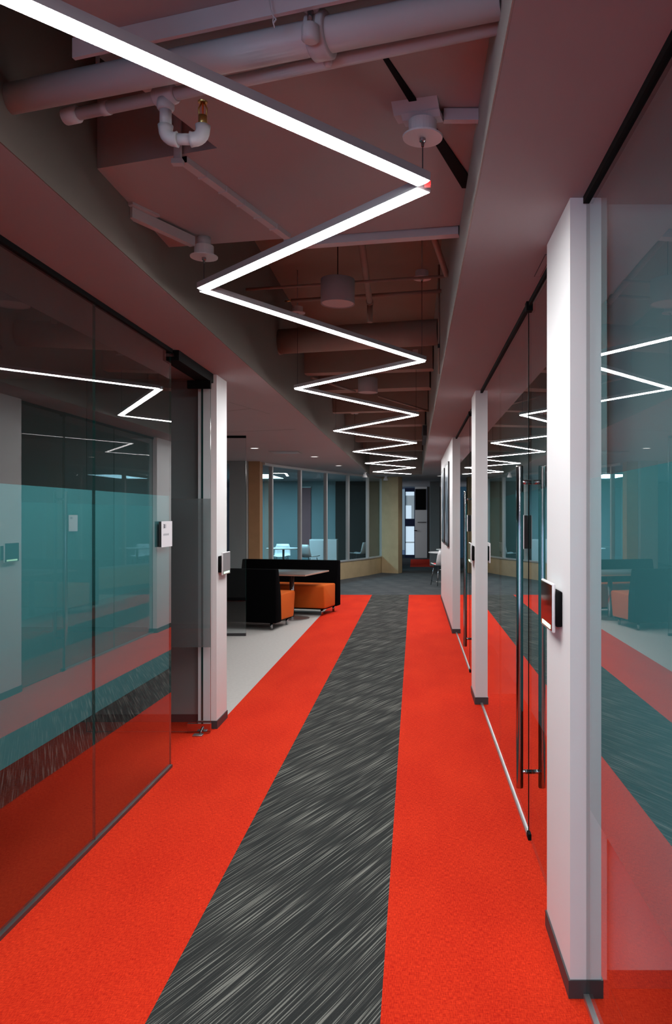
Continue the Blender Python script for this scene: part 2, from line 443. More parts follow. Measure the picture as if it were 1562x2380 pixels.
glasswall('window_1', 'frameless glass wall on the left with a frosted teal band', GL, [.45, 1.48, 2.62, 3.74, 4.875], -1, 4.875, 'channeldark', -.010)
glasswall('window_2', 'frameless glass pane at the right edge in front of the nearest pillar', GR, [-1.2, .2, 1.37, 2.538], 1, 1.0)
glasswall('window_3', 'frameless glass panes between the tall handle and the second right pillar', GR, [3.83, 5.12, 6.482], 1, 5.0)
glasswall('window_4', 'frameless glass panes between the second and third right pillars', GR, [7.86, 9.1, 10.372], 1, 9.0)

def pull_handle(parent, x, y, side_gap=.06):
    for s in (-1, 1):
        bm = BM(); tube(bm, [(x+s*side_gap, y, .275), (x+s*side_gap, y, .281), (x+s*side_gap, y, 1.834), (x+s*side_gap, y, 1.84)], [.0165, .0175, .0175, .0165], 16)
        h = obj('pull_bar', bm, M['chrome'], parent)
        for z in (.352, 1.76):
            bm = BM(); tube(bm, [(x+s*.0065, y, z), (x+s*side_gap, y, z)], .011, 12)
            obj('standoff', bm, M['chrome'], h)
def swing_door(name, label, y0, y1):
    t = thing(name, label, 'door', (GR, (y0+y1)/2, 0), kind='structure')
    pane(t, GR, y0, y1, .012, C-.03, 1, 'door_leaf')
    bxo('edge_seal', M['black'], t, GR-.008, GR+.008, y1+.002, y1+.010, .012, C-.03)
    bxo('floor_lock', M['black'], t, GR-.014, GR+.014, y1-.035, y1+.014, .0045, .034)
    bxo('top_lock', M['black'], t, GR-.022, GR+.022, y1-.03, y1+.02, C-.045, C-.0005)
    bxo('top_pivot_rail', M['black'], t, GR-.012, GR+.012, y0, y1-.04, C-.026, C-.0005)
    pull_handle(t, GR, y1-.065)
    return t
swing_door('door_2', 'right glass door with a tall chrome pull handle beside the nearest pillar', 3.0, 3.81)
swing_door('door_3', 'farther right glass door with a pull handle behind the second pillar', 6.94, 7.83)

# open door on the left: the leaf stands square into the dark room
t = thing('door_1', 'open glass door leaf swung into the dark room on the left', 'door', (GL, 5.64, 0), kind='structure')
bm = BM(); fs = box(bm, -2.40, -1.492, 5.634, 5.646, .014, C-.07)
for i in (0, 1, 4, 5): fs[i].material_index = 1
lf = obj('door_leaf', bm, [M['glassclear'], M['glassedge']], t)
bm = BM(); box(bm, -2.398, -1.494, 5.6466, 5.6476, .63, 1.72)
obj('frosted_film', bm, M['film_shaded'], lf)
bxo('bottom_patch', M['chrome'], t, -1.66, -1.49, 5.626, 5.654, .02, .075)
bxo('top_patch', M['black'], t, -1.66, -1.49, 5.626, 5.654, C-.125, C-.066)
bm = BM(); box(bm, -1.60, -1.53, 5.545, 5.60, .0045, .013); bevel(bm, .003)
obj('floor_pivot', bm, M['alu'], t)
bm = BM(); tube(bm, [(-1.555, 5.59, .013), (-1.545, 5.63, .05)], .009, 10); obj('pivot_arm', bm, M['chrome'], t)
bxo('door_closer', M['black'], t, -1.60, -1.498, 4.90, 5.74, C-.066, C-.0005)
bxo('closing_strip', M['glassedge'], t, -1.588, -1.574, 5.737, 5.743, .07, C-.07)
bxo('stop_clip', M['chrome'], t, GL-.03, GL+.03, 4.86, 4.885, C-.05, C-.03)

# frontal glass screen behind the left pillar
t = thing('window_5', 'clear glass screen standing behind the left pillar near the black bench', 'glass screen', (-3.0, 10.2, 0), kind='structure')
bm = BM(); fs = box(bm, -4.6, -2.23, 10.194, 10.206, .03, C-.03)
for i in (0, 1, 4, 5): fs[i].material_index = 1
obj('pane', bm, [M['glassclear'], M['glassedge']], t)
bxo('head_channel', M['black'], t, -4.6, -2.23, 10.185, 10.215, C-.03, C-.0005)
bxo('floor_channel', M['base'], t, -4.6, -2.23, 10.18, 10.22, .0005, .032)

# ------------------------------------------------------------------ zigzag lamp
ZB = 2.63
V = [(-.976, -7.3+2.9), (.03, -2.95), (-.976, -1.5), (.03, -.08), (-.976, 1.37), (.038, 2.405), (-.976, 3.53), (.063, 5.16), (-.966, 6.29), (.03, 7.95), (-.977, 9.45),
     (.02, 11.04), (-.985, 12.54), (.04, 14.07), (-.97, 15.36), (.02, 16.76), (-.977, 18.4), (-.087, 19.4)]
zz = thing('zigzag_light', 'long zigzag line of white LED bars hanging in the ceiling recess', 'lamp', (-.48, 9, ZB))
for k, (a, b) in enumerate(zip(V, V[1:])):
    A, B = Vector(a), Vector(b); d = (B-A).normalized()
    g = .012
    A2, B2 = A+d*g, B-d*g
    # near bend has a visible gap: bars meet there a little apart
    if k == 5: A2 = A2+Vector((0, .030))
    bm = BM(); obox(bm, A2, B2, .058, ZB+.0015, ZB+.028); h = obj('light_bar', bm, M['housing'], zz)
    bm = BM(); nn = Vector((-d.y, d.x)); ra, rb = [], []
    for q in range(9):
        u = -1+2*q/8; w_ = .0275*u; z_ = ZB+.0012-.0035*math.sqrt(max(0, 1-u*u))
        for ring, P_ in ((ra, A2+d*.003), (rb, B2-d*.003)):
            ring.append(bm.verts.new((P_.x+nn.x*w_, P_.y+nn.y*w_, z_)))
    for q in range(8): bm.faces.new((ra[q], ra[q+1], rb[q+1], rb[q]))
    bm.faces.new(ra); bm.faces.new(rb[::-1]); bm.faces.new((ra[0], rb[0], rb[-1], ra[-1]))
    obj('diffuser', bm, M['led'], h)
bm = BM(); box(bm, .032, .052, 2.415, 2.432, ZB+.004, ZB+.03); q = obj('end_clip', bm, M['redfabric'], zz); q['label'] = 'small red end clip at the nearest bend'
drops = [(1, DK-.003), (2, DK-.003), (3, DK-.003), (5, 2.828), (6, 2.832), (7, 3.235), (8, 3.3), (9, 3.3), (10, 3.3), (11, 3.3), (12, 3.3), (13, 3.3), (14, 3.3), (15, 3.3), (16, 3.3)]
for i, top in drops:
    x, y = V[i]; x -= .012*(1 if x > -.4 else -1)
    bm = BM(); lathe(bm, x, y, [(0, top-.052), (.062, top-.052), (.063, top-.047), (.044, top-.043), (.044, top), (0, top)], 28)
    c = obj('canopy', bm, M['whiteplastic'], zz)
    bm = BM(); lathe(bm, x, y, [(0, top-.078), (.004, top-.078), (.006, top-.065), (.010, top-.062), (.010, top-.0525), (0, top-.0525)], 12); obj('cable_gripper', bm, M['chrome'], c)
    bm = BM(); tube(bm, [(x, y, ZB+.028), (x, y, top-.07)], .0019, 6); obj('cable', bm, M['base'], c)
    if top > 3.1:
        bm = BM(); tube(bm, [(x, y, top), (x, y, HI-.001)], .004, 6); obj('hanging_rod', bm, M['alu'], c)

# ------------------------------------------------------------------ pipes under the near deck
def lerp(a, b, t): return tuple(a[i]+(b[i]-a[i])*t for i in range(3))
A, B = (-1.168, 2.222, 2.80), (.204, 1.794, 2.80)
t = thing('sprinkler_main', 'thick white pipe crossing the near ceiling with a bolted coupling', 'pipe', lerp(A, B, .5))
bm = BM(); tube(bm, [A, B], .041, 28); obj('pipe', bm, M['steel_white'], t)
dv = (Vector(B)-Vector(A)).normalized()
c0 = Vector((-.235, 1.931, 2.80))
bm = BM(); tube(bm, [c0-dv*.026, c0-dv*.022, c0+dv*.022, c0+dv*.026], [.049, .055, .055, .049], 28)
cp = obj('coupling', bm, M['steel_white'], t)
nrm = Vector((dv.y, -dv.x, 0)).normalized()      # toward the camera
if nrm.y > 0: nrm = -nrm
for sd, off, rp in ((1, .060, .022), (-1, .045, .011)):
    pc = c0+nrm*off*sd
    bm = BM(); tube(bm, [pc+Vector((0, 0, -.050)), pc+Vector((0, 0, -.044)), pc+Vector((0, 0, -.012)), pc+Vector((0, 0, -.006))], [rp*.6, rp, rp, rp*.7], 14)
    obj('bolt_pad', bm, M['steel_white'], cp)
    bm = BM(); tube(bm, [pc+Vector((0, 0, .026)), pc+Vector((0, 0, .032)), pc+Vector((0, 0, .042)), pc+Vector((0, 0, .048))], [rp*.7, rp, rp, rp*.6], 14)
    obj('bolt_pad', bm, M['steel_white'], cp)
    bm = BM(); tube(bm, [pc+Vector((0, 0, -.02)), pc+Vector((0, 0, .04))], .008, 10); obj('bolt', bm, M['chrome'], cp)
bm = BM(); tube(bm, [(-.875, 2.128, 2.835), (-.875, 2.128, DK-.001)], .006, 8); obj('hanger_rod', bm, M['steel_white'], t)

A, B = (-.965, 2.153, 2.716), (.204, 1.757, 2.716)
n_before = set(bpy.data.objects)
t = thing('sprinkler_branch', 'thinner white pipe below the thick one, with an elbowed sprinkler head', 'pipe', lerp(A, B, .5))
bm = BM(); tube(bm, [A, B], .0165, 18); obj('pipe', bm, M['steel_white'], t)
dv = (Vector(B)-Vector(A)).normalized()
e = Vector(A)
bm = BM(); tube(bm, [e-dv*.018, e-dv*.012, e+dv*.03, e+dv*.034], [.015, .023, .023, .017], 18); obj('end_cap', bm, M['steel_white'], t)
e = Vector(A)+dv*.125
bm = BM(); tube(bm, [e-dv*.012, e+dv*.012], .0185, 18); obj('pipe_clamp', bm, M['steel_white'], t)
T = Vector((-.662, 2.05, 2.716))
bm = BM(); tube(bm, [T-dv*.034, T-dv*.028, T+dv*.028, T+dv*.034], [.020, .0245, .0245, .020], 18); obj('tee_fitting', bm, M['steel_white'], t)
bm = BM(); tube(bm, [T+Vector((0, 0, -.012)), T+Vector((0, 0, -.034)), T+Vector((0, 0, -.040))], [.0225, .0225, .018], 18); obj('tee_collar', bm, M['steel_white'], t)
zb = 2.600
bm = BM(); tube(bm, [T+Vector((0, 0, -.03)), (T.x, T.y, zb+.03)], .0155, 16); obj('drop_pipe', bm, M['steel_white'], t)
def elbow(c, x_to, up, parent):
    pts = []
    for k in range(7):
        a = PI/2*k/6
        pts.append((c[0]+x_to*(1-math.cos(a))*.024, c[1], c[2]+.024-.024*math.sin(a)))
    pts = [(c[0], c[1], c[2]+.036)]+pts+[(c[0]+x_to*.032, c[1], c[2])]
    bm = BM(); tube(bm, pts, [.0205]+[.0185]*(len(pts)-2)+[.0205], 16); return obj('elbow', bm, M['steel_white'], parent)
elbow((T.x, T.y, zb), 1, True, t)
xe = -.563
bm = BM(); tube(bm, [(T.x+.028, T.y, zb), (xe-.028, T.y, zb)], .0145, 16); obj('arm_pipe', bm, M['steel_white'], t)
elbow((xe, T.y, zb), -1, True, t)
bm = BM(); tube(bm, [(xe, T.y, zb+.034), (xe, T.y, zb+.062)], .012, 14); sh = obj('sprinkler_head', bm, M['brass'], t)
for s in (-1, 1):
    bm = BM(); tube(bm, [(xe+s*.009, T.y, zb+.062), (xe+s*.011, T.y, zb+.082), (xe+s*.003, T.y, zb+.098)], .0022, 6); obj('frame_arm', bm, M['brass'], sh)
bm = BM(); tube(bm, [(xe, T.y, zb+.062), (xe, T.y, zb+.097)], .0025, 8); obj('glass_bulb', bm, M['redbulb'], sh)
bm = BM(); lathe(bm, xe, T.y, [(0, zb+.097), (.012, zb+.097), (.013, zb+.100), (0, zb+.101)], 14); obj('deflector', bm, M['brass'], sh)

# everything of the branch sits a little higher and farther than first measured
K_ = 1.06
l_ = Vector(t.location); cam_p = Vector((0, 0, 1.6))
for o_ in set(bpy.data.objects)-n_before:
    if o_.type == 'MESH':
        for v_ in o_.data.vertices: v_.co = v_.co*K_
t.location = cam_p+(l_-cam_p)*K_

# flat white bar above the thick pipe, with a loose tie wire
t = thing('ceiling_bar', 'flat white steel bar running above the thick pipe at the top edge', 'bar', (-.3, 1.86, 2.84))
bm = BM(); obox(bm, (-.91, 2.058), (.203, 1.710), .012, 2.818, DK-.0005); obj('bar', bm, M['steel_white'], t)
bm = BM(); tube(bm, [(-.358, 1.868, 2.868), (-.352, 1.862, 2.85), (-.347, 1.858, 2.82), (-.339, 1.856, 2.80), (-.341, 1.857, 2.79), (-.337, 1.857, 2.775)], .0016, 6); obj('tie_wire', bm, M['steel_white'], t)
bm = BM(); tube(bm, [(-.339, 1.856, 2.802), (-.333, 1.856, 2.794), (-.339, 1.856, 2.786)], .0022, 6); obj('wire_twist', bm, M['steel_white'], t)

# channel and struts that carry canopies
t = thing('canopy_strut', 'short flared white channel above the nearest lamp canopy', 'bracket', (.05, 2.40, 2.86))
cx, cy = .026, 2.405
bm = BM()
extrude_profile(bm, [(cy-.045, DK-.0005), (cy-.060, DK-.0005), (cy-.030, DK-.030), (cy+.02, DK-.030), (cy+.05, DK-.0005), (cy+.035, DK-.0005), (cy+.013, DK-.024), (cy-.024, DK-.024)], cx-.085, cx+.06)
bmesh.ops.rotate(bm, verts=bm.verts, cent=(cx, cy, 0), matrix=Matrix.Rotation(math.radians(-15), 3, 'Z'))
obj('upper_channel', bm, M['steel_white'], t)
bm = BM()
extrude_profile(bm, [(cy-.038, DK-.0305), (cy-.02, DK-.0435), (cy+.02, DK-.0435), (cy+.038, DK-.0305)], cx-.06, cx+.062)
bmesh.ops.rotate(bm, verts=bm.verts, cent=(cx, cy, 0), matrix=Matrix.Rotation(math.radians(-15), 3, 'Z'))
obj('lower_channel', bm, M['steel_white'], t)
bxo('cross_strap', M['steel_white'], t, cx+.066, RR-.002, 2.40, 2.425, DK-.04, DK-.004)

t = thing('left_strut', 'grey strut running from the recess side wall to the second lamp canopy', 'bracket', (-1.05, 3.35, 2.82))
bm = BM(); obox(bm, (-1.166, 3.155), (-1.005, 3.49), .03, DK-.055, DK-.012); obj('strut', bm, M['steel_white'], t)
bm = BM(); obox(bm, (-1.166, 3.135), (-1.10, 3.27), .052, DK-.011, DK-.0005); obj('strut_foot', bm, M['steel_white'], t)
bm = BM(); tube(bm, [(-.964, 3.53, 2.8325), (-.964, 3.53, DK-.0005)], .03, 16); obj('canopy_spacer', bm, M['steel_white'], t)

t = thing('cable_channel', 'narrow covered cable channel screwed along the underside of the deck panel', 'channel', (-.70, 3.1, 2.85))
A, B = Vector((-.822, 2.735)), Vector((-.575, 3.49)); d = (B-A).normalized()
bm = BM(); obox(bm, A, B, .034, DK-.022, DK-.0005); obj('channel', bm, M['steel_white'], t)
for k in range(5):
    p = A.lerp(B, .16+.17*k)
    bm = BM(); obox(bm, p-d*.005, p+d*.005, .040, DK-.025, DK-.0004); obj('clip', bm, M['steel_white'], t)
bm = BM(); obox(bm, A-d*.002, A-d*.001, .034, DK-.022, DK-.0005); obj('end_plate', bm, M['black'], t)
bm = BM(); box(bm, -.842, -.815, 2.690, 2.706, DK-.03, DK+.20); bevel(bm, .003, 1); obj('riser', bm, M['steel_white'], t)
bm = BM(); box(bm, -.848, -.809, 2.684, 2.712, DK-.045, DK-.028); obj('riser_foot', bm, M['steel_white'], t)

# ------------------------------------------------------------------ inside the far part of the recess
def drum(x, y, label):
    t = thing('drum_pendant', label, 'pendant lamp', (x, y, 2.95))
    bm = BM(); lathe(bm, x, y, [(.100, 2.954), (.1075, 2.95), (.1085, 2.95), (.1085, 3.105), (.1075, 3.107), (.104, 3.105), (.104, 2.96)], 36)
    for f in bm.faces: f.smooth = True
    obj('shade', bm, M['shade'], t)
    bm = BM(); lathe(bm, x, y, [(0, 2.955), (.1035, 2.955), (.1035, 2.958), (0, 2.958)], 36); obj('diffuser', bm, M['shadebottom'], t)
    bm = BM(); lathe(bm, x, y, [(0, 3.098), (.1035, 3.098), (.1035, 3.101), (0, 3.101)], 36); obj('top_disc', bm, M['shade'], t)
    bm = BM(); tube(bm, [(x, y, 3.10), (x, y, HI-.001)], .003, 6); obj('cord', bm, M['black'], t)
drum(-.49, 4.93, 'nearer grey drum pendant hanging in the recess behind the first bend')
drum(-.512, 8.5, 'farther grey drum pendant in the recess beyond the round duct')

def pipe(name, label, pts, r, mat='void', cat='pipe', n=12, extra=None):
    t = thing(name, label, cat, tuple(pts[0]))
    bm = BM(); tube(bm, pts, r, n); obj('pipe' if cat == 'pipe' else 'duct_tube', bm, M[mat], t)
    return t
M['recess_pipe'] = paint('brown painted pipe', (.36, .29, .24, 1), .7, .06)
t = pipe('sprinkler_pipe', 'brown pipe running along the recess with a turned down end', [(-.297, 3.82, 3.20), (-.335, 5.80, 3.20)], .022, 'recess_pipe')
bm = BM(); tube(bm, [(-.335, 5.76, 3.20), (-.335, 5.84, 3.20)], .028, 12); e = obj('coupling', bm, M['recess_pipe'], t)
bm = BM(); tube(bm, [(-.335, 5.80, 3.19), (-.335, 5.80, 3.05)], .022, 12); obj('end_drop', bm, M['recess_pipe'], t)
t = pipe('conduit', 'thin brown conduit crossing the recess above the drum pendant', [(-1.168, 5.33, 3.16), (.203, 5.03, 3.16)], .010, 'recess_pipe', n=8)
t = pipe('conduit', 'second brown conduit crossing just behind the drum pendant', [(-.95, 5.95, 3.255), (.203, 5.69, 3.255)], .014, 'recess_pipe', n=10)
bm = BM(); tube(bm, [(-.955, 5.951, 3.255), (-1.0, 5.96, 3.255)], .006, 6); obj('valve_stem', bm, M['brass'], t)
t = pipe('brace_pipe', 'slanting brown brace behind the crossbeam by the right recess wall', [(.03, 3.70, 3.12), (.19, 4.55, 3.02)], .018, 'recess_pipe', n=10)
t = pipe('round_duct', 'fat brown round duct crossing the recess behind the first drum pendant', [(-1.15, 6.62, 3.09), (.203, 6.27, 3.09)], .105, 'recess_pipe', 'duct', 32)
bm = BM(); tube(bm, [(-1.168, 6.6245, 3.09), (-1.15, 6.62, 3.09)], .110, 32); obj('end_flange', bm, M['recess_pipe'], t)
t = pipe('wall_conduit', 'thin upright conduit on the right wall of the recess', [(.192, 6.0, 2.70), (.192, 6.0, 3.55)], .008, 'recess_pipe', n=8)
bxo('junction_box', M['blackplastic'], t, .182, .203, 5.985, 6.015, 2.90, 2.93)
for k, (y, z0, w, lab) in enumerate([(8.1, 3.10, .16, 'first brown beam past the round duct'), (9.4, 3.12, .24, 'second brown beam, behind the farther drum pendant'),
                                     (10.9, 3.06, .16, 'third brown beam along the recess'), (13.0, 3.10, .3, 'fourth brown beam along the recess'), (15.2, 3.06, .3, 'fifth brown beam along the recess'), (17.6, 3.06, .3, 'last brown beam before the recess ends')]):
    bm = BM(); obox(bm, (RL+.002, y+.14), (RR-.002, y-.14), w, z0, HI-.001)
    struct('trim_%d' % (6+k), bm, M['recess_pipe'], lab+' in the ceiling', 'beam')
t = pipe('diagonal_conduit', 'thin pale conduit running diagonally in the recess beyond the second drum', [(-.46, 9.65, 3.09), (.20, 10.6, 3.03)], .014, 'recess_pipe', n=8)
t = pipe('diagonal_conduit', 'thin conduit running diagonally just past the round duct', [(-1.10, 8.25, 3.07), (-.70, 9.1, 3.06)], .014, 'recess_pipe', n=8)
bm = BM(); box(bm, .14, .203, 12.2, 13.9, 2.86, 3.02); t = thing('dark_box', 'black box hung on the right recess wall far along', 'box', (.17, 13, 2.86)); obj('box_body', bm, M['blackplastic'], t)
bxo('mounting_lip', M['blackplastic'], t, .13, .203, 12.3, 13.8, 3.021, 3.03)

# ------------------------------------------------------------------ wall devices
def tablet(name, label, px, side, y0, z0, face, led=True, tilt=0):
    """panel on the corridor face of a pillar: side=-1 faces left (right pillar), +1 faces right"""
    t = thing(name, label, 'access panel', (px, y0+.12, z0+.085))
    a = lambda v: px+side*v
    def b(v0, v1): return (min(a(v0), a(v1)), max(a(v0), a(v1)))
    x = b(.0005, .022); bm = BM(); box(bm, x[0], x[1], y0-.01, y0+.20, z0+.022, z0+.145); bevel(bm, .003, 1); obj('wall_mount', bm, M['black'], t)
    x = b(.0225, .034); bm = BM(); box(bm, x[0], x[1], y0, y0+.235, z0, z0+.172); bevel(bm, .004, 2); body = obj('panel_body', bm, M['whiteplastic'], t)
    x = b(.0338, .0352); bm = BM(); box(bm, x[0], x[1], y0+.006, y0+.229, z0+.006, z0+.166); obj('screen', bm, M[face], t)
    x = b(.0353, .0365); bm = BM(); box(bm, x[0], x[1], y0+.03, y0+.20, z0+.010, z0+.024); obj('status_light', bm, M['green_led'], t)
    return t
tablet('room_tablet', 'glossy tablet with a green status light on the nearest right pillar', .515, -1, 2.685, 1.188, 'screen')
tablet('room_tablet', 'small tablet with a green light on the second right pillar', .515, -1, 6.585, 1.188, 'screen')
tablet('card_reader', 'grey faced reader with a green light on the left pillar', -1.476, 1, 5.80, 1.145, 'readergrey')

def digits(bm, text, origin, ax, up, h):
    """blocky dark numerals laid out as small bars"""
    segs = {'3': 'abcdg', '0': 'abcdef', '1': 'bc'}
    w = h*.55; th = h*.17
    P = {'a': (0, h-th, w, h), 'd': (0, 0, w, th), 'g': (0, h/2-th/2, w, h/2+th/2), 'b': (w-th, h/2, w, h), 'c': (w-th, 0, w, h/2), 'e': (0, 0, th, h/2), 'f': (0, h/2, th, h)}
    o = 0
    for ch in text:
        for s in segs[ch]:
            u0, v0, u1, v1 = P[s]; yield o+u0, o+u1, v0, v1
        o += w+h*.14
def sign(label, x, side, y0, y1, z0, z1, number=None):
    t = thing('room_sign', label, 'sign', (x, (y0+y1)/2, z0))
    def b(v0, v1): return (min(x+side*v0, x+side*v1), max(x+side*v0, x+side*v1))
    q = b(.0005, .018); bm = BM(); box(bm, q[0], q[1], y0+.004, y1-.004, z0+.002, z1-.002); obj('sign_back', bm, M['blackplastic'], t)
    q = b(.0182, .0205); bm = BM(); box(bm, q[0], q[1], y0, y1, z0, z1); obj('sign_face', bm, M['signface'], t)
    if number:
        q = b(.0206, .0212); bm = BM(); H = .024
        for u0, u1, v0, v1 in digits(None, number, None, None, None, H):
            s = y0+.03+u0, y0+.03+u1
            box(bm, q[0], q[1], s[0], s[1], z1-.042+v0, z1-.042+v1)
        n = obj('room_number', bm, M['ink'], t); n['kind'] = 'stuff'
        bm = BM()
        for i in range(8): box(bm, q[0], q[1], y0+.028+i*.0135, y0+.038+i*.0135, z0+.070, z0+.080+.003*(i % 2))
        n = obj('name_line', bm, M['paleink'], t); n['kind'] = 'stuff'
    else:
        q = b(.0206, .0212); bm = BM(); box(bm, q[0], q[1], y0+.03, y0+.08, z1-.042, z1-.02); obj('room_number', bm, M['paleink'], t)
sign('white room sign with a dark number on the left glass wall by the open door', GL+.006, 1, 4.63, 4.83, 1.405, 1.562, '301')
sign('white room sign beside the chrome handle on the right glass', GR-.006, -1, 3.842, 4.04, 1.43, 1.60)
sign('white room sign on the right glass past the second pillar', GR-.006, -1, 7.90, 8.10, 1.43, 1.60)

# pictures on the long white wall
def wallpic(label, y0, y1, mat):
    t = thing('wall_picture', label, 'picture', (.515, (y0+y1)/2, 1.13))
    def rr(x, yA, yB, zA, zB, r, dx):
        bm = BM(); pts = []
        for (cy_, cz_, a0) in ((yB-r, zB-r, 0), (yA+r, zB-r, PI/2), (yA+r, zA+r, PI), (yB-r, zA+r, 1.5*PI)):
            for k in range(6):
                a = a0+PI/2*k/5; pts.append((cy_+r*math.cos(a), cz_+r*math.sin(a)))
        extrude_profile(bm, pts, x, x-dx); return bm
    obj('frame', rr(.5145, y0, y1, 1.13, 2.39, .06, .022), M['blackplastic'], t)
    obj('print', rr(.4922, y0+.05, y1-.05, 1.18, 2.34, .04, .002), M[mat], t)
wallpic('nearer tall dark framed picture on the long white wall', 11.25, 12.30, 'pic1')
wallpic('farther tall dark framed picture on the long white wall', 12.85, 13.9, 'pic2')

# ------------------------------------------------------------------ booth seating (turned with the building grid)
ANG = -math.radians(14)
def W2(r, d):
    a = math.radians(14); return (r*math.cos(a)+d*math.sin(a), -r*math.sin(a)+d*math.cos(a))
def bench(label, r0, r1, dback, flip):
    """flip=+1: the seat faces away from the camera, -1: it faces the camera"""
    px, py = W2((r0+r1)/2, dback)
    t = thing('booth_bench', label, 'bench', (px, py, .004), ANG, 'booth benches')
    L = (r1-r0)/2
    f = flip
    bm = BM()   # high black shell: leaning outer back and a wide foot under the seat
    prof = [(0, .10), (0, .845), (.10*f, .845), (.185*f, .47), (.20*f, .10)]
    extrude_profile(bm, prof, -L, L); bmesh.ops.recalc_face_normals(bm, faces=bm.faces); bevel(bm, .014, 2)
    obj('backrest', bm, M['blackfabric'], t, local=True)
    bm = BM()
    prof = [(.203*f, .115), (.195*f, .48), (.70*f, .495), (.735*f, .47), (.675*f, .115)]
    extrude_profile(bm, prof, -L+.02, L-.02); bmesh.ops.recalc_face_normals(bm, faces=bm.faces); bevel(bm, .022, 3)
    obj('seat', bm, M['orange'], t, local=True)
    bm = BM(); y = sorted((.16*f, .66*f)); box(bm, -L+.05, L-.05, y[0], y[1], .096, .112); obj('seat_base', bm, M['black'], t, local=True)
    for s in (-1, 1):
        for q in (.075*f, .61*f):
            bm = BM(); tube(bm, [(s*(L-.10), q, 0), (s*(L-.10), q, .098)], [.017, .021], 12); obj('leg', bm, M['chrome'], t, local=True)
    return t
bench('nearer black booth bench with its back to the camera and an orange seat', -6.1, -4.42, 9.84, 1)
bench('farther black booth bench facing the camera with a long orange seat', -6.03, -4.29, 12.14, -1)
px, py = W2(-5.025, 11.10)
t = thing('booth_table', 'grey topped table with round steel bases between the two benches', 'table', (px, py, .004), ANG)
bm = BM(); box(bm, -.725, .725, -.50, .50, .692, .716); bevel(bm, .004, 1); tp = obj('tabletop', bm, M['tabletop'], t, local=True)
bm = BM(); a = [(-.728, -.503), (.728, -.503), (.728, .503), (-.728, .503)]
prism(bm, a, .694, .714); e = obj('edge_band', bm, M['tableedge'], tp, local=True)
for s in (.305, -.305):
    bm = BM(); tube(bm, [(s, 0, .02), (s, 0, .692)], .036, 20); p = obj('pedestal', bm, M['chrome'], t, local=True)
    bm = BM(); lathe(bm, s, 0, [(0, 0), (.27, 0), (.272, .006), (.10, .016), (.037, .022), (0, .022)], 40); obj('base_disc', bm, M['alu'], p, local=True)
    bm = BM(); box(bm, s-.18, s+.18, -.03, .03, .676, .6915); obj('top_bracket', bm, M['black'], p, local=True)

# ------------------------------------------------------------------ far window wall
WP = [(-3.02, 15.4), (-2.96, 15.9), (-2.56, 17.2), (-2.12, 18.4), (-1.68, 19.4), (-1.24, 20.4), (-.92, 21.4)]
t = thing('window_6', 'long angled row of tall windows behind the black bench', 'window', (-2.2, 18, 0), kind='structure')
for a, b in zip(WP, WP[1:]):
    A, B = Vector(a), Vector(b); d = (B-A).normalized()
    bm = BM(); obox(bm, A+d*.028, B-d*.028, .010, .472, 2.60); obj('pane', bm, M['glassclear'], t)
    bm = BM(); obox(bm, A, B, .07, 2.60, C-.0005); obj('head_rail', bm, M['mullion'], t)
    bm = BM(); obox(bm, A-d*.01, B+d*.01, .10, .435, .47); obj('sill', bm, M['mullion'], t)
for p, q in zip(WP[1:], WP[2:]+[(-.78, 21.9)]):
    A, B = Vector(p), Vector(q); d = (B-A).normalized()
    bm = BM(); obox(bm, A-d*.026, A+d*.026, .085, .4705, 2.5995); obj('mullion', bm, M['mullion'], t)
bm = BM()
for a, b in zip(WP, WP[1:]): pass
n = Vector((.93, -.35))*.02
pts = [(x+.035, y-.012) for x, y in WP]+[(x-.12, y+.05) for x, y in WP[::-1]]
prism(bm, pts, .0045, .434)
struct('wall_left', bm, M['concrete'], 'low tan concrete wall under the angled windows', 'wall')
bm = BM(); prism(bm, [(-.90, 21.30), (-.44, 21.02), (-.34, 21.25), (-.34, 21.75), (-.90, 21.85)], .005, C-.001)
struct('wall_left', bm, M['concrete'], 'tan concrete column at the end of the angled windows', 'column')
bm = BM(); prism(bm, [(-3.24, 15.05), (-3.02, 15.05), (-3.03, 15.39), (-3.24, 15.39)], .005, C-.001)
struct('wall_left', bm, M['wood'], 'brown wood post at the left end of the angled windows', 'column')
bm = BM(); prism(bm, [(-3.58, 14.9), (-3.245, 14.9), (-3.245, 15.2), (-3.58, 15.2)], .005, C-.001)
struct('wall_left', bm, M['wall_grey'], 'dark grey wall piece left of the brown post', 'wall')
t = thing('window_7', 'narrow blue window strip left of the dark grey wall piece', 'window', (-3.8, 15.0, 0), kind='structure')
bxo('pane', M['glassclear'], t, -4.2, -3.60, 15.03, 15.04, .05, 2.6)
bxo('frame', M['mullion'], t, -3.598, -3.582, 15.0, 15.07, .005, 2.6)
bxo('head_rail', M['mullion'], t, -4.2, -3.582, 15.0, 15.07, 2.601, C-.001)
wallbox('wall_left', (-6.99, -4.21, 14.95, 15.1, .005, C-.001), M['wall_grey'], 'dark wall at the far left beyond the booth')

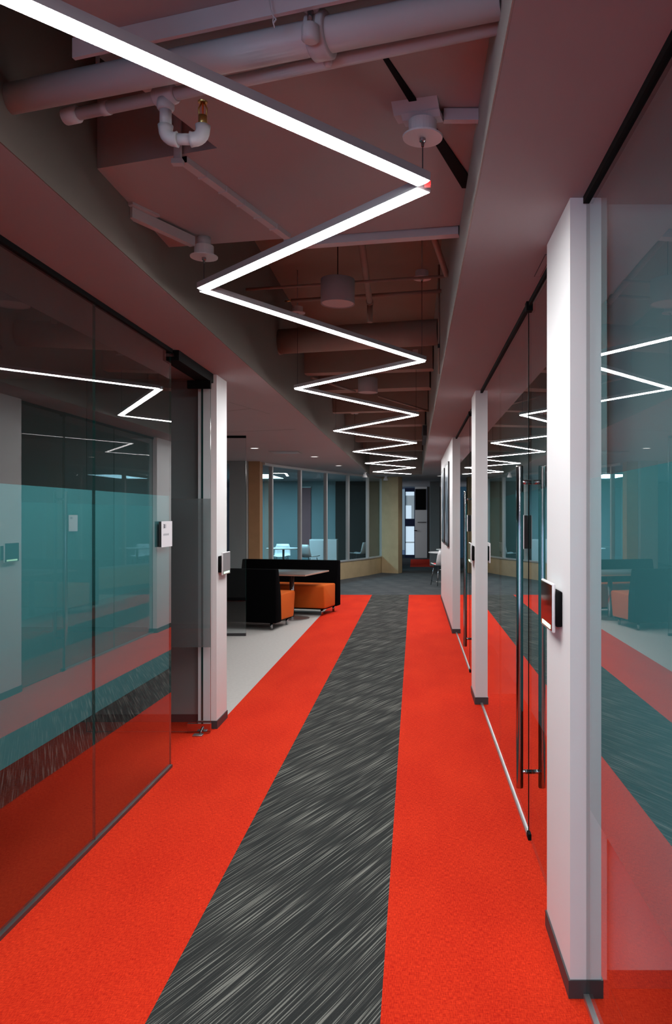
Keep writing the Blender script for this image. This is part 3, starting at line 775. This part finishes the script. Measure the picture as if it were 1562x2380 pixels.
# the blue-lit room behind the windows
wallbox('wall_front', (-5.6, -2.46, 24.0, 24.1, .005, C-.001), M['teal'], 'pale teal wall of the room behind the windows')
wallbox('wall_front', (-2.455, -.5, 24.0, 24.1, .005, C-.001), M['darkwall'], 'dark wall of the room behind the windows')
bm = BM(); box(bm, -3.53, -3.22, 23.95, 23.995, .5, 2.45); t = thing('wall_panel', 'dusty red wall panel seen through the third window', 'panel', (-3.4, 23.95, .5)); obj('panel_board', bm, M['pinkpanel'], t)
bxo('panel_rail', M['mullion'], t, -3.54, -3.21, 23.94, 23.997, 2.451, 2.48)
t = thing('ceiling_light', 'cool square ceiling light in the room behind the windows', 'ceiling light', (-3.9, 20.6, C))
bm = BM(); box(bm, -4.5, -3.7, 19.6, 21.8, C-.012, C-.004); obj('diffuser', bm, M['coolpanel'], t)
bm = BM()
for a in ((-4.53, -4.501, 19.57, 21.83), (-3.699, -3.67, 19.57, 21.83)): box(bm, *a, C-.015, C-.0005)
for a in ((-4.501, -3.699, 19.57, 19.599), (-4.501, -3.699, 21.801, 21.83)): box(bm, *a, C-.015, C-.0005)
f = obj('frame', bm, M['mullion'], t); f['kind'] = 'stuff'
t = thing('low_cabinet', 'white low cabinet seen through the third and fourth windows', 'cabinet', (-2.6, 22.2, 0.004))
bxo('cabinet_body', M['whiteplastic'], t, -3.0, -2.22, 22.0, 22.45, .09, .90, bev=.006)
bxo('plinth', M['base'], t, -2.96, -2.26, 22.03, 22.42, .0045, .089)
for k in range(2): bxo('cabinet_door', M['whiteplastic'], t, -2.99+k*.39, -2.61+k*.39, 21.985, 21.999, .12, .88)
def round_table(label, x, y, z, r, group=None):
    t = thing('round_table', label, 'table', (x, y, .004), group=group)
    bm = BM(); lathe(bm, x, y, [(0, z-.022), (r-.004, z-.022), (r, z-.016), (r, z-.004), (r-.004, z), (0, z)], 40); obj('tabletop', bm, M['whiteplastic'], t)
    bm = BM(); tube(bm, [(x, y, .02), (x, y, z-.022)], .03, 16); obj('pedestal', bm, M['chrome'], t)
    bm = BM(); lathe(bm, x, y, [(0, .0045), (r*.62, .0045), (r*.62, .010), (.05, .024), (0, .026)], 32); obj('base_disc', bm, M['alu'], t)
def shell_chair(label, x, y, rz, cushion=False, cat='chair'):
    t = thing('shell_chair', label, cat, (x, y, .0045), rz)
    bm = BM()   # seat faces +y, back at -y: one curved shell
    prof = [(.24, .455), (.20, .465), (.05, .45), (-.12, .445), (-.19, .47), (-.225, .56), (-.245, .70), (-.255, .80)]
    rows = []
    for i, (yy, zz_) in enumerate(prof):
        w = [.19, .21, .225, .23, .225, .22, .205, .17][i]
        row = []
        for k in range(7):
            u = -1+2*k/6
            cz = .03*u*u if i < 4 else 0; cy_ = .05*u*u if i >= 4 else 0
            row.append(bm.verts.new((u*w, yy+cy_, zz_+cz)))
        rows.append(row)
    for a, b in zip(rows, rows[1:]):
        for k in range(6): bm.faces.new((a[k], a[k+1], b[k+1], b[k])).smooth = True
    bmesh.ops.recalc_face_normals(bm, faces=bm.faces)
    bmesh.ops.solidify(bm, geom=list(bm.faces), thickness=.012)
    obj('shell', bm, M['whiteplastic'], t, local=True)
    for sx in (-1, 1):
        for yy, y2 in ((.15, .21), (-.12, -.20)):
            bm = BM(); tube(bm, [(sx*.15, yy, .44), (sx*.20, y2, 0)], .011, 10); obj('leg', bm, M['chrome'], t, local=True)
        bm = BM(); tube(bm, [(sx*.188, .195, .09), (sx*.188, -.18, .09)], .008, 8); obj('side_rail', bm, M['chrome'], t, local=True)
    bm = BM(); tube(bm, [(-.165, -.13, .36), (.165, -.13, .36)], .008, 8); obj('cross_rail', bm, M['chrome'], t, local=True)
    if cushion:
        bm = BM(); box(bm, -.17, .17, -.13, .17, .463, .50); bevel(bm, .015, 2); obj('seat_pad', bm, M['redfabric'], t, local=True)
    return t
round_table('white round table behind the second window', -3.45, 20.3, .73, .45)
shell_chair('white chair behind the second window facing the round table', -3.62, 21.0, PI)
shell_chair('white chair standing in front of the low cabinet behind the third window', -2.86, 20.9, -.6)
shell_chair('white chair in the dark corner behind the fifth window', -1.62, 22.6, 1.2)
# cafe corner beyond the long white wall
shell_chair('white chair with a red seat pad half hidden by the long right wall', .64, 17.5, .35, True)
round_table('nearer white round table behind the chair with the red pad', .76, 18.35, .72, .42)
round_table('farther white round table behind the nearer one', .98, 19.85, .72, .42)

# ------------------------------------------------------------------ far end
wallbox('wall_far', (.025, .47, 28.6, 28.7, .005, C-.001), M['wall'], 'pale wall at the far end beside the blue glazed door')
wallbox('wall_far', (-.95, -.565, 28.6, 28.7, .005, C-.001), M['bluewall'], 'blue wall at the far end left of the glazed door')
wallbox('wall_far', (.475, XR, 28.6, 28.7, .005, C-.001), M['darkwall'], 'dark wall at the far end behind the cafe tables')
wallbox('wall_far', (.49, .80, 24.2, 24.6, .005, C-.001), M['wall_grey'], 'grey column standing behind the cafe tables')
t = thing('door_4', 'blue framed door with bright glass panes at the far end', 'door', (-.165, 28.64, 0), kind='structure')
bm = BM()
for a in ((-.352, -.322, .005, 2.6), (-.002, .022, .005, 2.6), (-.322, -.002, 2.47, 2.6), (-.322, -.002, 1.18, 1.46), (-.322, -.002, .005, .12)):
    box(bm, a[0], a[1], 28.60, 28.66, a[2], a[3])
f = obj('door_frame', bm, M['navy'], t); f['kind'] = 'stuff'
p = bxo('pane', M['greypane'], t, -.3215, -.0025, 28.635, 28.645, 1.461, 2.469); 
bxo('bright_reflection_strip', M['daypane'], p, -.3215, -.0025, 28.625, 28.634, 2.33, 2.46).name = 'reflection_glow'  # glowing strip put in for a bright reflection across the pane's top
bxo('lit_window_pane', M['daypane'], p, -.3215, -.11, 28.625, 28.634, 1.465, 1.95)
p = bxo('pane', M['daypane'], t, -.3215, -.0025, 28.635, 28.645, .121, 1.179)
bxo('push_rail', M['greypane'], p, -.3215, -.0025, 28.615, 28.634, .56, .61)
bxo('side_glow_strip', M['dimglow'], t, -.56, -.353, 28.62, 28.635, .30, 2.55)  # blue wall strip given its own glow in place of light on it
bm = BM(); tube(bm, [(.005, 28.6, 1.02), (.005, 28.54, 1.02), (.105, 28.53, 1.02)], .016, 8); obj('lever_handle', bm, M['black'], t)
t = thing('dark_board', 'black board on the pale far end wall', 'board', (.215, 28.58, 1.79)); bxo('board_face', M['black'], t, .03, .43, 28.57, 28.599, 1.79, 2.56)
bxo('board_tray', M['black'], t, .12, .43, 28.53, 28.599, 1.32, 1.34)

# ------------------------------------------------------------------ ceiling fittings left of the recess
def downlight(label, x, y, power=14):
    t = thing('downlight', label, 'ceiling light', (x, y, C))
    bm = BM(); lathe(bm, x, y, [(.075, C-.0005), (.08, C-.006), (.062, C-.008), (.060, C-.0005)], 28); obj('trim_ring', bm, M['whiteplastic'], t)
    bm = BM(); lathe(bm, x, y, [(0, C-.0045), (.059, C-.0045), (.059, C-.001), (0, C-.001)], 28); obj('lens', bm, M['downlight'], t)
    d = bpy.data.lights.new('downlight_lamp', 'SPOT'); d.energy = power; d.spot_size = 2.0; d.spot_blend = .6; d.shadow_soft_size = .05; d.color = (1, .95, .88)
    o = bpy.data.objects.new('downlight_lamp', d); COL.objects.link(o); o.parent = t; o.location = (0, 0, -.02)
downlight('leftmost small round downlight over the booth ceiling', -2.5, 12.05, 4)
downlight('middle small round downlight just past the ceiling vent', -1.79, 13.8)
downlight('farthest small round downlight near the window row', -1.6, 16.3, 22)
downlight('small round downlight over the cafe tables past the long wall', .68, 20.6, 20)
t = thing('ceiling_vent', 'flat grey air vent in the ceiling over the booth', 'vent', (-2.15, 12.87, C))
bm = BM(); box(bm, -2.40, -1.90, 12.65, 13.10, C-.004, C-.0005); obj('backing', bm, M['wall_grey'], t)
for k in range(7):
    bm = BM(); box(bm, -2.37, -1.93, 12.685+k*.057, 12.722+k*.057, C-.012, C-.0045); obj('slat', bm, M['mullion'], t)
def sensor(label, x, y):
    t = thing('ceiling_sensor', label, 'sensor', (x, y, C))
    bm = BM(); lathe(bm, x, y, [(0, C-.13), (.06, C-.125), (.065, C-.115), (.045, C-.06), (.03, C-.03), (.03, C-.012), (0, C-.012)], 20); obj('cone', bm, M['whiteplastic'], t)
    bm = BM(); lathe(bm, x, y, [(0, C-.0115), (.05, C-.0115), (.05, C-.0005), (0, C-.0005)], 20); obj('ceiling_plate', bm, M['whiteplastic'], t)
sensor('nearer small white cone hanging in front of the far windows', -1.22, 19.0)
sensor('farther small white cone hanging in front of the tan column', -.77, 20.7)
# access hatch outlined in the right soffit above the handle
t = thing('access_hatch', 'thin framed access hatch in the right soffit above the chrome handle', 'hatch', (.545, 3.25, C))
bm = BM(); box(bm, .530, .553, 3.105, 3.385, C-.0025, C-.0005); obj('hatch_panel', bm, M['ceil'], t)
bm = BM(); box(bm, .526, .556, 3.10, 3.39, C-.0015, C-.0004); obj('hatch_gap', bm, M['base'], t)

# faint seams in the painted ceiling left of the recess
for a, b, n_, lab in (((-1.72, 7.17), (-1.50, 8.0), 20, 'short slanting seam in the ceiling past the left pillar'), ((-2.6, 9.86), (-1.45, 9.42), 21, 'long cross seam in the ceiling before the glass screen'),
                      ((-2.9, 8.5), (-1.62, 7.6), 22, 'cross seam in the ceiling just past the left pillar')):
    bm = BM(); obox(bm, a, b, .008, C-.0016, C-.0003); struct('trim_%d' % n_, bm, M['wall_grey'], lab, 'seam')
